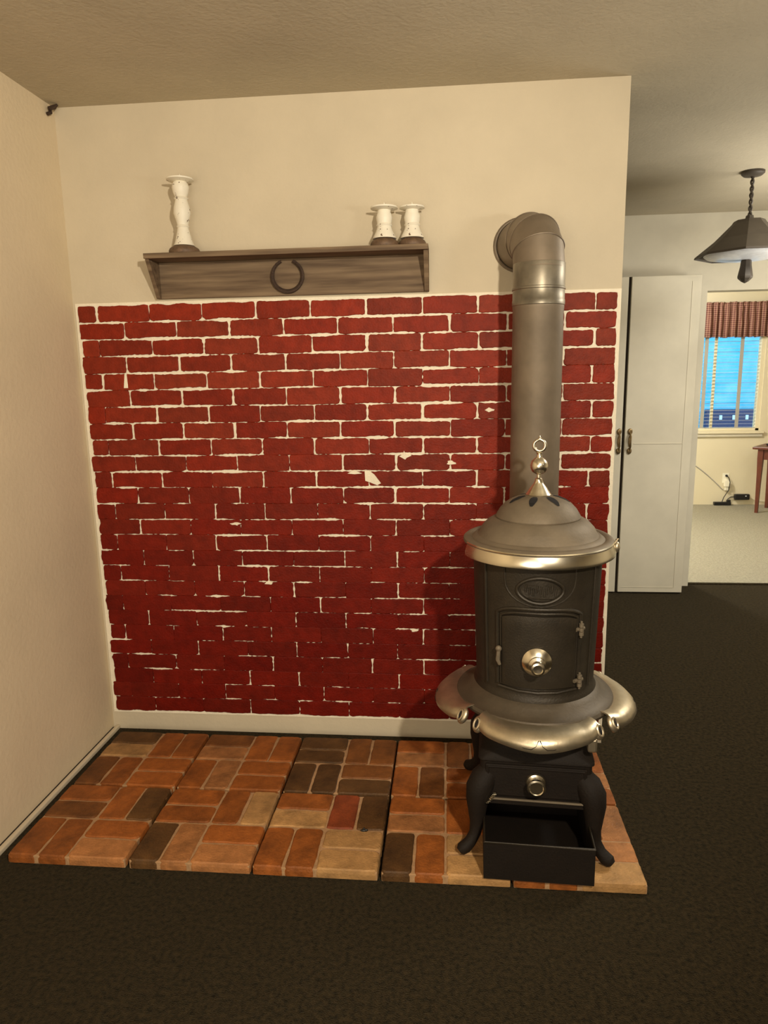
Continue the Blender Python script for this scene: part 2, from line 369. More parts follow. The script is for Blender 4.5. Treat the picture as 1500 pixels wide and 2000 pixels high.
for (ci, ri), c in PV.items():
    cx, cy = X0+(ci+.5)*W+.004*(h1(ci*3+ri, 2)-.5), Y0+(ri+.5)*W+.002
    root = thing('brick_paver', PLBL[(ci, ri)], 'paver', (cx, cy, 0), .006*(h1(ci*5+ri, 6)-.5), 'hearth pavers laid in two rows')
    hw = W/2-.0036
    b = MB(); b.box(-hw+.002, hw-.002, -hw+.003, hw-.002, 0, .0305)
    b.build('mortar_bed', 'paver_bed', root, bevel=.003)
    b = MB(); Q = hw
    rects = [(-Q, 0, Q/2, Q), (-Q, 0, 0, Q/2), (0, Q/2, 0, Q), (Q/2, Q, 0, Q), (-Q, -Q/2, -Q, 0), (-Q/2, 0, -Q, 0), (0, Q, -Q/2, 0), (0, Q, -Q, -Q/2)]
    for k, (x0, x1, y0, y1) in enumerate(rects):
        sd = ci*50+ri*11+k+400
        e = lambda outer, s: (lambda t: .0004) if outer else (lambda t, s=s: max(.0002, .0022+.0018*vn(t*22, s)))
        o = brick_shape(x0, x1, y0, y1, (e(x0 == -Q, sd), e(x1 == Q, sd+1), e(y0 == -Q, sd+2), e(y1 == Q, sd+3)), sd, rc=.010, rough=.0008, step=.012)
        v = .85+.3*h1(sd, 1); b.col(tuple(t*v for t in c[k]))
        brick_solid(b, o, lambda u, v_, h: (u, v_, h), .004, .0345+.0016*h1(sd, 2), soft=.0045)
    b.build('brick', 'paver', root, label='rounded bricks in orange, brown and tan')['kind'] = 'stuff'
q = MB(); q.ell((0, 0, .004), .010, .005, .004, 6); q.ell((.008, .002, .004), .008, .004, .0045, 6); q.ell((.002, .005, .006), .004, .004, .005, 5)
tag(q.build('charcoal_crumb', 'plastic', smooth=True, loc=(1.218, -.700, .034)), 'tiny black crumb lying on the paver of the front row', 'crumb')

# ------------------------------------------------------------------ shelf, horseshoe, candlesticks
SX0, SX1 = .36, 1.428; SZ = 2.004
sh = thing('wooden_shelf', 'long weathered brown wooden shelf on the wall above the red bricks', 'shelf', (SX0, 0, 1.85))
def so(): return MB()
q = MB(); q.box(0, SX1-SX0, -.125, -.0005, SZ-1.85-.019, SZ-1.85); q.build('top_board', 'wood', sh, bevel=.0015)
q = MB(); q.box(.016, SX1-SX0-.018, -.019, -.0005, .0, SZ-1.85-.0195); q.build('back_board', 'wood', sh, bevel=.001)
for x0, x1 in ((0, .0155), (SX1-SX0-.0175, SX1-SX0)):
    q = MB(); zt = SZ-1.85-.0195
    prof = [(-.0005, 0), (-.028, 0), (-.112, zt), (-.0005, zt)]
    q.loft([[(x0, y, z) for y, z in prof], [(x1, y, z) for y, z in prof]]); q.build('side_bracket', 'wood', sh, bevel=.0012)
q = MB(); pts = []
for i in range(33):
    t = -1+2*i/32; a = -PI/2+t*2.72
    rx, rz = .059, .058
    pts.append((rx*math.cos(a)*(1-.06*abs(t)**4), 0, rz*math.sin(a)))
q.tube(pts, [.0050+.0022*math.sin(PI*t/32) for t in range(33)], 8, sy=1.25)
for i in (2, 6, 10, 22, 26, 30): q.ell((pts[i][0], -.006, pts[i][2]), .003, .003, .004, 6)
tag(q.build('horseshoe', 'rust', smooth=True, loc=(.886, -.0300, 1.921)), 'rusty iron horseshoe hung open end up on the shelf back board', 'horseshoe')

def candlestick(x, y, hgt, rp, rb, label, tall):
    root = thing('candlestick', label, 'candlestick', (x, y, SZ), 0, 'distressed white candlesticks on the shelf')
    q = MB(); bh = .030
    q.lathe([(rb*.97, 0), (rb, .005), (rb, .012), (rb*.92, .020), (rb*.72, bh-.003), (rb*.62, bh)], 40); q.build('base', 'brown_base', root, smooth=True, label='worn bare brown wooden foot')
    q = MB()
    if tall: pr = [(.038, 0), (.034, .008), (.030, .020), (.026, .036), (.0225, .05), (.020, .062), (.0235, .067), (.020, .072), (.024, .09), (.0305, .112), (.0285, .132), (.0215, .158), (.026, .163), (.021, .168), (.027, .182), (.0305, .2), (.028, .212), (.022, .220)]
    else: pr = [(.042, 0), (.039, .008), (.033, .018), (.0275, .030), (.025, .038), (.029, .043), (.0255, .048), (.0275, .058), (.029, .068), (.0245, .082), (.023, .091)]
    s_ = (hgt-bh-.010)/pr[-1][1]
    q.lathe([(r*1.04, z*s_+bh) for r, z in pr], 40); q.build('stem', 'white', root, smooth=True)
    q = MB(); q.lathe([(.018, hgt-.012), (rp*.75, hgt-.008), (rp, hgt-.005), (rp, hgt), (rp-.004, hgt), (rp-.006, hgt-.003), (.002, hgt-.003)], 40)
    q.lathe([(.004, hgt-.004), (.003, hgt+.008), (.0005, hgt+.018)], 8)
    q.build('candle_plate', 'white', root, smooth=True)
candlestick(.502, -.070, .268, .050, .058, 'tall turned white candlestick standing at the left end of the shelf', True)
candlestick(1.266, -.070, .140, .050, .053, 'short chipped white candlestick, left one of the pair at the right end of the shelf', False)
candlestick(1.368, -.062, .139, .046, .051, 'short chipped white candlestick nearest the right end of the shelf', False)

q = MB(); q.tube([(.004, -.012, 0), (.012, -.03, .006), (.02, -.012, .016), (.03, -.004, .026)], [.006, .009, .008, .004], 8)
q.tube([(.012, -.02, -.004), (.004, -.035, -.014)], [.006, .007], 7)
tag(q.build('ceiling_hook', 'rust', smooth=True, loc=(.003, -.03, 2.535)), 'small dark brown hook in the ceiling corner of the left wall', 'hook')

# ------------------------------------------------------------------ stove (local origin on the hearth; front faces -y)
SX, SY, SZ0 = 1.787, -.56, .0355
st = thing('parlor_stove', 'black cast-iron cylindrical wood stove with nickel trim standing on the brick hearth', 'stove', (SX, SY, SZ0), math.radians(-3.5))
Zl = lambda z: z-SZ0
RB = lambda z: .190+(z-Zl(.55))*(.0145/.44)
def cyl(a, r, z): return (r*math.sin(a), -r*math.cos(a), z)
q = MB(); q.lathe([(.15, Zl(.50)), (.196, Zl(.515)), (.200, Zl(.535)), (.193, Zl(.55)), (.190, Zl(.56)), (.2035, Zl(.97)), (.206, Zl(.985)), (.206, Zl(1.0)), (.12, Zl(1.0))], 96)
for a in (-.92, .98): q.tube([cyl(a, RB(Zl(.57)+.4*t/10)+.001, Zl(.57)+.4*t/10) for t in range(11)], .0045, 8)
bd = q.build('body', 'iron', st, smooth=True)
def bead(q, pts, r, off=0, n=8, closed=False):
    q.tube([cyl(x/.2, RB(z)+off, z) for x, z in pts], r, n, closed)
# raised mouldings on the body front
q = MB()
zt = Zl(.826)
arch = [(x/100*.134, zt+.016-.022*(abs(x)/100)**4) for x in range(-100, 101, 8)]
bead(q, [(-.134, zt-.24)]+[(-.134, zt-.03)]+arch+[(.134, zt-.03), (.134, zt-.24)], .006, .002)
arch2 = [(x/100*.121, zt+.003-.018*(abs(x)/100)**4) for x in range(-100, 101, 8)]
bead(q, [(-.121, zt-.24), (-.121, zt-.03)]+arch2+[(.121, zt-.03), (.121, zt-.24)], .0045, .002)
bead(q, [(-.13, Zl(.577)), (-.06, Zl(.574)), (0, Zl(.573)), (.06, Zl(.574)), (.13, Zl(.577))], .0055, .004)
u = [(-.108, Zl(.975)), (-.108, Zl(.93))]+[(-.108*math.cos(t*PI/14), Zl(.925)-.075*math.sin(t*PI/14)) for t in range(1, 14)]+[(.108, Zl(.93)), (.108, Zl(.975))]
bead(q, u, .0028, .0005)
q.build('front_moulding', 'iron', bd, smooth=True)
def patch(q, x0, x1, z0, ztop, off0, off1, nx=28, nz=14, rnd=.006):
    """curved plate lying on the body"""
    g = []
    for j in range(nz+1):
        for i in range(nx+1):
            x = x0+(x1-x0)*i/nx; zz = z0+(ztop((2*i/nx)-1)-z0)*j/nz
            e = min(i, nx-i, j, nz-j); o = off1-(rnd*.35 if e == 0 else 0)
            g.append(cyl(x/.2, RB(zz)+o, zz))
    m = nx+1; fs = [(j*m+i, j*m+i+1, (j+1)*m+i+1, (j+1)*m+i) for j in range(nz) for i in range(nx)]
    rim = [i for i in range(m)]+[j*m+nx for j in range(1, nz+1)]+[nz*m+i for i in range(nx-1, -1, -1)]+[j*m for j in range(nz-1, 0, -1)]
    base = len(g)
    for k in rim:
        v = Vector(g[k]); rr = math.hypot(v.x, v.y); s_ = (rr-(off1-off0))/rr; g.append((v.x*s_, v.y*s_, v.z))
    n = len(rim); fs += [(rim[k], base+k, base+(k+1) % n, rim[(k+1) % n]) for k in range(n)]
    q.add(g, fs)
q = MB(); patch(q, -.112, .112, Zl(.590), lambda t: zt-.004-.012*t**4, .0, .013)
dr = q.build('fire_door', 'iron', st, smooth=True)
def knob(parent, M, big):
    q = MB(); k_ = 1.2 if big else 1.3; M = M @ Matrix.Diagonal((k_, k_, 1.05, 1))
    if big: q.lathe([(.004, 0), (.030, .0), (.036, .004), (.037, .010), (.031, .017), (.024, .022), (.020, .024), (.022, .029), (.021, .034), (.014, .038), (.012, .044), (.015, .050), (.0175, .056), (.0165, .062), (.012, .0635), (.0105, .060), (.001, .059)], 36, M)
    else: q.lathe([(.004, 0), (.020, .0), (.024, .004), (.022, .010), (.014, .014), (.012, .020), (.020, .027), (.0225, .033), (.021, .038), (.017, .0395), (.015, .037), (.001, .0365)], 36, M)
    return q.build('knob', 'nickel', parent, smooth=True, label='polished nickel knob')
def face_front(x, y, z, tilt=0): return Matrix.Translation((x, y, z)) @ Matrix.Rotation(PI/2+tilt, 4, 'X')
knob(dr, face_front(-.006, -(RB(Zl(.675))+.012), Zl(.682)), True)
for z in (.775, .610):
    q = MB()
    for dz in (-.013, 0, .013): q.tube([cyl(.635, .212, Zl(z)+dz-.0055), cyl(.635, .212, Zl(z)+dz+.0055)], .0075, 10)
    q.tube([cyl(.635, .212, Zl(z)-.026), cyl(.635, .212, Zl(z)+.026)], .0035, 8)
    q.tube([cyl(.55, .208, Zl(z)), cyl(.72, .205, Zl(z))], .006, 8)
    q.build('hinge', 'iron_top', dr, smooth=True)
q = MB(); q.tube([cyl(-.60, .212, Zl(.70)), cyl(-.60, .216, Zl(.67)), cyl(-.57, .214, Zl(.655))], [.006, .007, .005], 8); q.ell(cyl(-.60, .212, Zl(.705)), .010, .008, .010, 8)
q.build('latch', 'iron_top', dr, smooth=True)
# oval plate above the door
q = MB(); ov = [(.068*math.cos(t*PI/20), Zl(.902)+.040*math.sin(t*PI/20)*(1-.12*math.cos(t*PI/20)**2)) for t in range(40)]
g = [cyl(0, RB(Zl(.902))+.006, Zl(.902))]+[cyl(x*.82/.2, RB(z)+.005, Zl(.902)+(z-Zl(.902))*.8) for x, z in ov]
q.add(g, [(0, 1+i, 1+(i+1) % 40) for i in range(40)])
q.tube([cyl(x/.2, RB(z)+.003, z) for x, z in ov], .0055, 8, closed=True)
for i in range(9):
    x = -.042+.0105*i; zz = Zl(.903)+.006*math.cos(i*1.9)
    q.tube([cyl(x/.2, .2085, zz-.011), cyl((x+.002)/.2, .2085, zz+.011)], .0028, 6)
q.tube([cyl(x/.2, .208, Zl(.880)) for x in (-.035, -.012, .012, .035)], .0025, 6)
q.build('oval_plate', 'iron', st, smooth=True, label='raised oval cast plate, lettering worn away')
# top: flange, dome, swivel lid
q = MB(); q.lathe([(.10, Zl(.995)), (.215, Zl(1.003)), (.230, Zl(1.006)), (.236, Zl(1.012)), (.235, Zl(1.020)), (.228, Zl(1.0255)), (.215, Zl(1.026)), (.209, Zl(1.022)), (.203, Zl(1.026)), (.197, Zl(1.031)), (.190, Zl(1.032)), (.184, Zl(1.040)), (.176, Zl(1.056)), (.160, Zl(1.073)), (.142, Zl(1.084)), (.125, Zl(1.088)), (.10, Zl(1.088))], 96)
q.build('top_plate', 'iron_top', st, smooth=True)
q = MB(); pr = [(.10, Zl(1.086)), (.1325, Zl(1.0865)), (.1335, Zl(1.090)), (.130, Zl(1.097)), (.120, Zl(1.114)), (.104, Zl(1.131)), (.085, Zl(1.144)), (.062, Zl(1.153)), (.036, Zl(1.158)), (.001, Zl(1.159))]
q.lathe(pr, 96); ld = q.build('swivel_lid', 'iron_top', st, smooth=True)
q = MB()
def lidz(r):
    for (r1, z1), (r2, z2) in zip(pr[2:], pr[3:]):
        if r2 <= r <= r1: return z1+(z2-z1)*(r1-r)/(r1-r2)
for k in range(7):
    a = -.28+k*2*PI/7
    pts = []; n = 12
    rings = []
    for j in range(n+1):
        t = j/n; r = .046+.052*t; hw = .0125*math.sin(PI*min(.98, max(.02, .10+.85*t)))**.7
        rings.append((r, hw))
    vs = []; fs = []
    for j, (r, hw) in enumerate(rings):
        for s_ in (-1, 1): aa = a+s_*hw/r; vs.append(cyl(aa, r, lidz(r)+.0012))
    fs = [(2*j, 2*j+1, 2*j+3, 2*j+2) for j in range(n)]
    q = MB(); q.add(vs, fs); q.build('vent_slot', 'black', ld, label='dark petal-shaped vent opening')
q = MB(); z0 = Zl(1.157)
q.lathe([(.038, z0-.002), (.040, z0+.003), (.036, z0+.008), (.033, z0+.013), (.026, z0+.024), (.016, z0+.037), (.0115, z0+.047), (.012, z0+.052), (.0065, z0+.056), (.0065, z0+.066), (.012, z0+.068), (.021, z0+.074), (.026, z0+.083), (.028, z0+.095), (.024, z0+.108), (.016, z0+.116), (.009, z0+.121), (.007, z0+.130), (.010, z0+.134), (.005, z0+.139)], 36)
cz = z0+.157
q.tube([(.0175*math.sin(t*PI/14), 0, cz-.0175*math.cos(t*PI/14)*(1.0)+(.004 if t == 14 else 0)) for t in range(28)], .0052, 10, closed=True)
q.lathe([(.006, cz+.018), (.004, cz+.024), (.0005, cz+.031)], 10); q.lathe([(.004, cz-.026), (.006, cz-.018)], 10)
q.build('finial', 'nickel', st, smooth=True, label='polished nickel finial with a ring on top')
# nickel band round the top
q = MB(); sec = [(.208, Zl(.974)), (.238, Zl(.974)), (.2425, Zl(.977)), (.2430, Zl(.982)), (.2420, Zl(.990)), (.2398, Zl(.999)), (.2370, Zl(1.007)), (.2350, Zl(1.0125)), (.2375, Zl(1.0165)), (.2350, Zl(1.020)), (.230, Zl(1.018)), (.208, Zl(1.000))]
q.arc(sec, -1.22, 1.62, 60); q.build('nickel_band', 'nickel', st, smooth=True, label='shiny nickel band')
q = MB(); q.ell(cyl(1.52, .244, Zl(.995)), .011, .015, .019, 10); q.tube([cyl(1.47, .238, Zl(1.008)), cyl(1.5, .248, Zl(1.022)), cyl(1.55, .243, Zl(1.016))], .003, 6)
q.build('band_lug', 'nickel_worn', st, smooth=True)
# skirt plate
q = MB(); q.lathe([(.18, Zl(.470)), (.246, Zl(.478)), (.256, Zl(.486)), (.258, Zl(.495)), (.252, Zl(.503)), (.240, Zl(.506)), (.228, Zl(.513)), (.212, Zl(.526)), (.200, Zl(.538)), (.18, Zl(.545))], 96)
q.build('skirt_plate', 'iron_mid', st, smooth=True)
# three nickel foot rails
def rail(a0, a1, dz=0):
    c = (a0+a1)/2; sec = [(.246, .498), (.268, .500), (.292, .497), (.312, .488), (.325, .474), (.329, .458), (.325, .447), (.320, .449), (.323, .460), (.318, .472), (.307, .483), (.290, .491), (.268, .494), (.246, .492)]
    q = MB()
    def fn(r, z, t, j):
        e = abs(2*t-1)
        wv = 1-.30*e**1.5-.25*max(0, e-.8)*2
        k = .05*math.exp(-((e)/.45)**2)
        r2 = .246+(r-.246)*(wv+k*.4); z2 = .498+(z-.498)*(.88+.16*math.exp(-(e/.5)**2)-.12*e) + .010*max(0, e-.72)*2.5
        return r2, Zl(z2)
    q.arc(sec, a0, a1, 44, fn)
    o = q.build('foot_rail', 'nickel_worn', st, smooth=True, label='curved nickel foot rail')
    for s_ in (-1, 1):
        q = MB(); a = c+s_*((a1-a0)/2-.015)
        Ms = Matrix.Rotation(a, 4, 'Z') @ Matrix.Translation((0, -.288, Zl(.476))) @ Matrix.Rotation(-.5, 4, 'X')
        n_ = 12; sph = [(max(1e-4, math.sin(PI*k/n_)), -math.cos(PI*k/n_)) for k in range(n_+1)]
        q.lathe(sph, 24, Ms @ Matrix.Diagonal((.0205, .013, .027, 1)))
        q.tube([Ms @ Vector((.0095*math.cos(k*PI/10), -.0105, .0165*math.sin(k*PI/10))) for k in range(20)], .0042, 8, closed=True)
        q.build('scroll_end', 'nickel_worn', o, smooth=True)
        q = MB(); q.lathe(sph, 20, Ms @ Matrix.Translation((0, -.0095, 0)) @ Matrix.Diagonal((.0072, .0046, .0135, 1))); q.build('scroll_hole', 'black', o, smooth=True, label='dark slot in the rail end')
    q = MB()
    for s_ in (-1, 1):
        q.tube([cyl(c+s_*x, r, Zl(z)) for x, r, z in ((.006, .321, .484), (.03, .3275, .468), (.07, .330, .459), (.13, .3285, .459), (.19, .322, .464), (.27, .312, .469))], .0011, 5)
    q.build('engraved_line', 'iron_dark', o)
    return o
rail(-.68, .68); rail(.90, 2.2); rail(-2.2, -.90)
# base casting
def rrect(hx, hy, r, z, n=6, y0=0):
    pts = []
    for sx, sy, a in ((1, 1, 0), (-1, 1, PI/2), (-1, -1, PI), (1, -1, 1.5*PI)):
        for k in range(n+1):
            t = a+k*PI/2/n; pts.append((sx*(hx-r)+r*math.cos(t), y0+sy*(hy-r)+r*math.sin(t), z))
    return pts
q = MB()
q.loft([rrect(.185, .185, .183, Zl(.48)), rrect(.178, .182, .15, Zl(.44)), rrect(.168, .190, .09, Zl(.400)), rrect(.170, .205, .05, Zl(.370)), rrect(.178, .214, .025, Zl(.355)), rrect(.178, .214, .02, Zl(.348)), rrect(.172, .208, .02, Zl(.343)),
        rrect(.172, .208, .02, Zl(.225)), rrect(.184, .220, .02, Zl(.220)), rrect(.184, .220, .02, Zl(.206)), rrect(.17, .205, .02, Zl(.203))])
q.build('base', 'iron_dark', st, smooth=True)
q = MB(); q.box(-.155, .155, -.2165, -.207, Zl(.232), Zl(.338)); ad = q.build('ash_door', 'iron_dark', st, bevel=.003)
q = MB(); q.box(-.16, .16, -.226, -.218, Zl(.2215), Zl(.2275)); q.build('door_lip', 'iron_top', ad, bevel=.002)
q = MB()
for s_ in (-1, 1):
    q.tube([(s_*.147, -.217, Zl(.24)), (s_*.147, -.217, Zl(.33))], .003, 6)
q.tube([(-.147, -.217, Zl(.33)), (.147, -.217, Zl(.33))], .003, 6)
q.build('door_bead', 'iron_dark', ad)
knob(ad, face_front(0, -.216, Zl(.288)), False)
q = MB(); q.tube([(-.150+.0008*k+.006*math.cos(k*1.3), -.238+.006*math.sin(k*1.3), Zl(.216)+.0011*k) for k in range(34)], .0014, 6)
q.build('spring_handle', 'nickel', st, smooth=True, label='small coiled spring handle')
for s_ in (-1, 1):
    q = MB(); q.ell((s_*.182, -.20, Zl(.262)), .016, .028, .024, 10); q.tube([(s_*.165, -.222, Zl(.245)), (s_*.19, -.228, Zl(.235))], .006, 8)
    q.build('hinge_lug', 'iron_dark', st, smooth=True)
# cabriole legs
for sx in (-1, 1):
    for sy in (-1, 1):
        q = MB(); path = [(.140, .180, .275, .034), (.160, .195, .255, .042), (.174, .205, .225, .043), (.180, .210, .190, .036), (.180, .212, .150, .029), (.180, .214, .110, .023), (.186, .220, .075, .019), (.200, .230, .050, .019), (.215, .240, .0365, .021), (.228, .248, .032, .019), (.235, .252, .027, .011)]
        q.tube([(sx*x, sy*y, max(z, .0)-.0125) for x, y, z, r in path], [r for *_, r in path], 14)
        q.build('leg', 'iron_dark', st, smooth=True)
q = MB(); q.box(.150, .178, -.232, -.198, Zl(.405), Zl(.450)); q.build('rail_bracket', 'nickel_worn', st, bevel=.006)

# ash pan pulled out in front, standing on the hearth
ap = thing('ash_pan', 'open rusty black sheet-metal ash pan pulled out under the stove front', 'ash pan', (1.772, -.905, .0365), math.radians(-2))
hw, D, hh, t = .163, .34, .120, .004
q = MB(); q.box(-hw, hw, 0, D, 0, t); q.box(-hw, hw, 0, t, t, hh); q.box(-hw, hw, D-t, D, t, hh); q.box(-hw, -hw+t, t, D-t, t, hh); q.box(hw-t, hw, t, D-t, t, hh)
q.build('pan', 'iron_dark', ap)
q = MB(); q.tube([(-hw+.002, .002, hh), (hw-.002, .002, hh), (hw-.002, D-.002, hh), (-hw+.002, D-.002, hh)], .0042, 8, closed=True); q.build('rolled_rim', 'iron', ap, smooth=True)

# ------------------------------------------------------------------ stovepipe
sp = thing('stove_pipe', 'wide grey-brown metal stovepipe rising behind the stove and elbowing into the wall', 'stovepipe', (1.813, -.22, .84))
RP = .0875
q = MB()
def ringpts(c, d, r, n=56):
    d = Vector(d).normalized(); a = d.orthogonal().normalized() if abs(d.z) < .9 else Vector((1, 0, 0)); a = (a-d*a.dot(d)).normalized(); b = d.cross(a)
    return [Vector(c)+(a*math.cos(2*PI*k/n)+b*math.sin(2*PI*k/n))*r for k in range(n)]
ZB = .84
q.loft([ringpts((0, 0, z-ZB), (0, 0, 1), r) for z, r in ((.86, RP), (1.755, RP), (1.757, RP+.001), (1.79, RP+.001))]); q.build('straight_pipe', 'pipe', sp, smooth=True)
q = MB(); q.loft([ringpts((0, 0, .06), (0, .0, 1), .075), ringpts((0, 0, .03), (0, 0, 1), .075)])
q.loft([ringpts((0, .0, .09), (0, -1, 0), .070), ringpts((0, -.139, .09), (0, -1, 0), .070)]); q.build('flue_collar', 'iron', sp, smooth=True)
q = MB(); q.loft([ringpts((0, 0, z-ZB), (0, 0, 1), r) for z, r in ((1.766, RP+.001), (1.768, RP+.003), (1.784, RP+.003), (1.786, RP+.0015), (1.818, RP+.0015), (1.820, RP+.004), (1.826, RP+.004), (1.828, RP+.0015), (1.905, RP+.0015), (1.907, RP+.0005))])
q.build('connector_sleeve', 'pipe_shiny', sp, smooth=True, label='shinier worn steel sleeve')
# gored elbow
bend = .112; zc = 1.895; ex = Vector((-.20, 1, 0)).normalized()
def ep(th): return Vector((0, 0, zc-ZB))+ex*bend*(1-math.cos(th))+Vector((0, 0, bend*math.sin(th)))
def et(th): return ex*math.sin(th)+Vector((0, 0, math.cos(th)))
cuts = [0, PI/6, PI/3, PI/2]
rings = []
q = MB()
def mitre(p, n, d, r, k=56):   # ring of a cylinder of axis d cut by plane normal n at p
    a = Vector((1, 0, 0)); a = (a-d*a.dot(d)).normalized(); b = d.cross(a); out = []
    for i in range(k):
        v = p+(a*math.cos(2*PI*i/k)+b*math.sin(2*PI*i/k))*r; out.append(v-d*((v-p).dot(n)/d.dot(n)))
    return out
ths = [PI/8*i for i in range(5)]
nodes = [ep(0)]
segs = [(0, PI/6), (PI/6, PI/3), (PI/3, PI/2)]
P = [ep(0)-Vector((0, 0, .004)), ep(PI/6), ep(PI/3), ep(PI/2), ep(PI/2)+ex*(.225-bend)]
# gore axis joins: vertical, 45deg-ish, horizontal
D_ = [(P[i+1]-P[i]).normalized() for i in range(4)]
Nn = [Vector((0, 0, 1))]+[(D_[i]+D_[i+1]).normalized() for i in range(3)]+[Vector((0, 1, 0))]
P[4] = P[3]+D_[3]*((.2195-P[3].y)/D_[3].y)
for i in range(4):
    q.loft([mitre(P[i], Nn[i], D_[i], RP+.0008*(i % 2)), mitre(P[i+1], Nn[i+1], D_[i], RP+.0008*(i % 2))], caps=False)
    if i:
        m = mitre(P[i], Nn[i], D_[i], RP+.0012); q.tube(m, .0022, 6, closed=True)
q.build('elbow', 'pipe', sp, smooth=True)
q = MB(); ec = P[4]; q.tube([Vector((ec.x+(RP+.006)*math.cos(2*PI*k/40)*1.02, .214, ec.z+(RP+.006)*math.sin(2*PI*k/40))) for k in range(40)], .006, 8, closed=True); q.build('wall_collar', 'pipe', sp, smooth=True)

# ------------------------------------------------------------------ pendant lamp in the side room
pl = thing('pendant_lamp', 'dark flared pendant lamp hanging on a twisted cord before the doorway', 'pendant lamp', (3.096, 1.33, 0))
q = MB(); q.lathe([(.058, H-.002), (.057, H-.012), (.045, H-.022), (.012, H-.026)], 32); q.build('ceiling_canopy', 'shade', pl, smooth=True)
q = MB()
for ph in (0, PI): q.tube([(.006*math.cos(k*.55+ph), .006*math.sin(k*.55+ph), H-.024-k*.0057) for k in range(42)], .0055, 6)
q.build('cord', 'shade', pl, smooth=True)
q = MB(); n = 8
def octa(r, z): return [(r*math.cos(2*PI*k/n+PI/8), r*math.sin(2*PI*k/n+PI/8), z) for k in range(n)]
q.loft([octa(.018, 2.345), octa(.022, 2.325), octa(.075, 2.320), octa(.085, 2.305), octa(.165, 2.225), octa(.258, 2.152), octa(.262, 2.142)], caps=False)
o = q.build('lamp_shade', 'shade', pl)
sm = o.modifiers.new('s', 'SOLIDIFY'); sm.thickness = .004
q = MB(); q.lathe([(.0008, 2.120), (.06, 2.120), (.14, 2.126), (.20, 2.138), (.215, 2.150), (.10, 2.17), (.0008, 2.18)], 40, caps=False); q.build('glass_diffuser', 'shade_in', pl, smooth=True)
q = MB(); q.loft([octa(.020, 2.125), octa(.026, 2.115), octa(.028, 2.09), octa(.038, 2.035), octa(.036, 2.025), octa(.018, 2.008), octa(.003, 2.0)]); q.build('drop_finial', 'shade', pl)

# ------------------------------------------------------------------ far room: window, blind, valance, table, outlet, cables
wn = struct(boxobj('window_1', 'farwall', (WX0, WX0+.03, 5.66, 5.70, WZ0, WZ1)))
q = MB()
for b in ((WX1-.04, WX1, 5.62, 5.70, WZ0, WZ1), (WX0, WX1, 5.62, 5.70, WZ0, WZ0+.03), (WX0, WX1, 5.62, 5.70, WZ1-.03, WZ1), (4.50, 4.53, 5.66, 5.69, WZ0, WZ1)): q.box(*b)
q.build('window_frame', 'farwall', wn, bevel=.003)
q = MB(); q.box(WX0+.02, WX1-.02, 5.675, 5.679, WZ0+.02, WZ1-.02); q.build('window_pane', 'glass', wn)
struct(boxobj('trim_4', 'farwall', (3.96, 5.07, 5.56, 5.60, .832, .862), bevel=.004))
struct(boxobj('trim_5', 'door', (3.98, 5.06, 5.575, 5.60, .795, .830), bevel=.004))
vb = thing('venetian_blind', 'open cream venetian blind covering the window of the far room', 'blind', (4.515, 5.64, 0))
q = MB(); nsl = 34; z_lo, z_hi = .90, 2.17
for k in range(nsl):
    z = z_lo+(z_hi-z_lo)*k/(nsl-1)
    q.loft([[(x, -.0125, z+.001), (x, 0, z+.0012), (x, .0125, z+.0), (x, .0125, z+.0016), (x, 0, z+.0028), (x, -.0125, z+.0026)] for x in (-.50, .475)])
q.build('slats', 'slat', vb)
q = MB(); q.box(-.5, .475, -.013, .013, .880, .892); q.build('bottom_rail', 'slat', vb, bevel=.002)
q = MB(); q.box(-.5, .475, -.016, .016, 2.178, 2.205); q.build('head_rail', 'slat', vb, bevel=.002)
for x in (-.40, -.118, .268):
    q = MB(); q.box(x-.020, x+.020, -.0155, -.0145, .885, 2.19); q.build('ladder_tape', 'tape', vb)
# valance
q = MB(); nx = 260; rows = [(2.285, 1.0), (2.262, .5), (2.25, .35), (2.23, .8), (2.15, 1), (2.05, 1.1), (1.905, 1.25)]
g = []
for j, (z, a) in enumerate(rows):
    for i in range(nx+1):
        x = 4.02+1.30*i/nx; ph = x*95+2.2*vn(x*9, 1)+.25*j*vn(x*6, 2)
        g.append((x+.004*vn(x*30, j), 5.565-.014*a*math.sin(ph)-.008*vn(x*40, 4)*a, z+.006*vn(x*70, 5)*(1 if j in (0, 6) else .3)))
m = nx+1; q.add(g, [(j*m+i, j*m+i+1, (j+1)*m+i+1, (j+1)*m+i) for j in range(len(rows)-1) for i in range(nx)])
o = q.build('curtain_valance', 'plaid', smooth=True, fixn=False); sm = o.modifiers.new('s', 'SOLIDIFY'); sm.thickness = .003
tag(o, 'gathered red checked curtain valance over the top of the far window', 'valance')
# table
tb = thing('side_table', 'reddish-brown wooden table with tapered legs cut off by the right edge of the picture', 'table', (4.86, 5.10, 0), math.radians(-38))
q = MB(); q.box(-.075, 1.0, -.06, .42, .700, .728); q.build('table_top', 'redwood', tb, bevel=.006)
q = MB(); q.box(.02, .94, -.012, .010, .590, .700); q.box(-.010, .012, .01, .38, .590, .700); q.build('apron', 'redwood', tb, bevel=.002)
for x, y in ((0, 0), (.94, 0), (0, .38), (.94, .38)):
    q = MB(); q.loft([[(x+a*s_, y+b*s_, z) for a, b in ((-1, -1), (1, -1), (1, 1), (-1, 1))] for z, s_ in ((.0, .015), (.45, .022), (.60, .027), (.699, .027))]); q.build('leg', 'redwood', tb)
q = MB(); q.lathe([(.03, 0), (.045, .004), (.05, .02), (.042, .022), (.03, .006)], 24)
tag(q.build('dark_dish', 'plastic', smooth=True, loc=(5.0, 5.2, .728)), 'small dark dish on the table at the picture edge', 'dish')
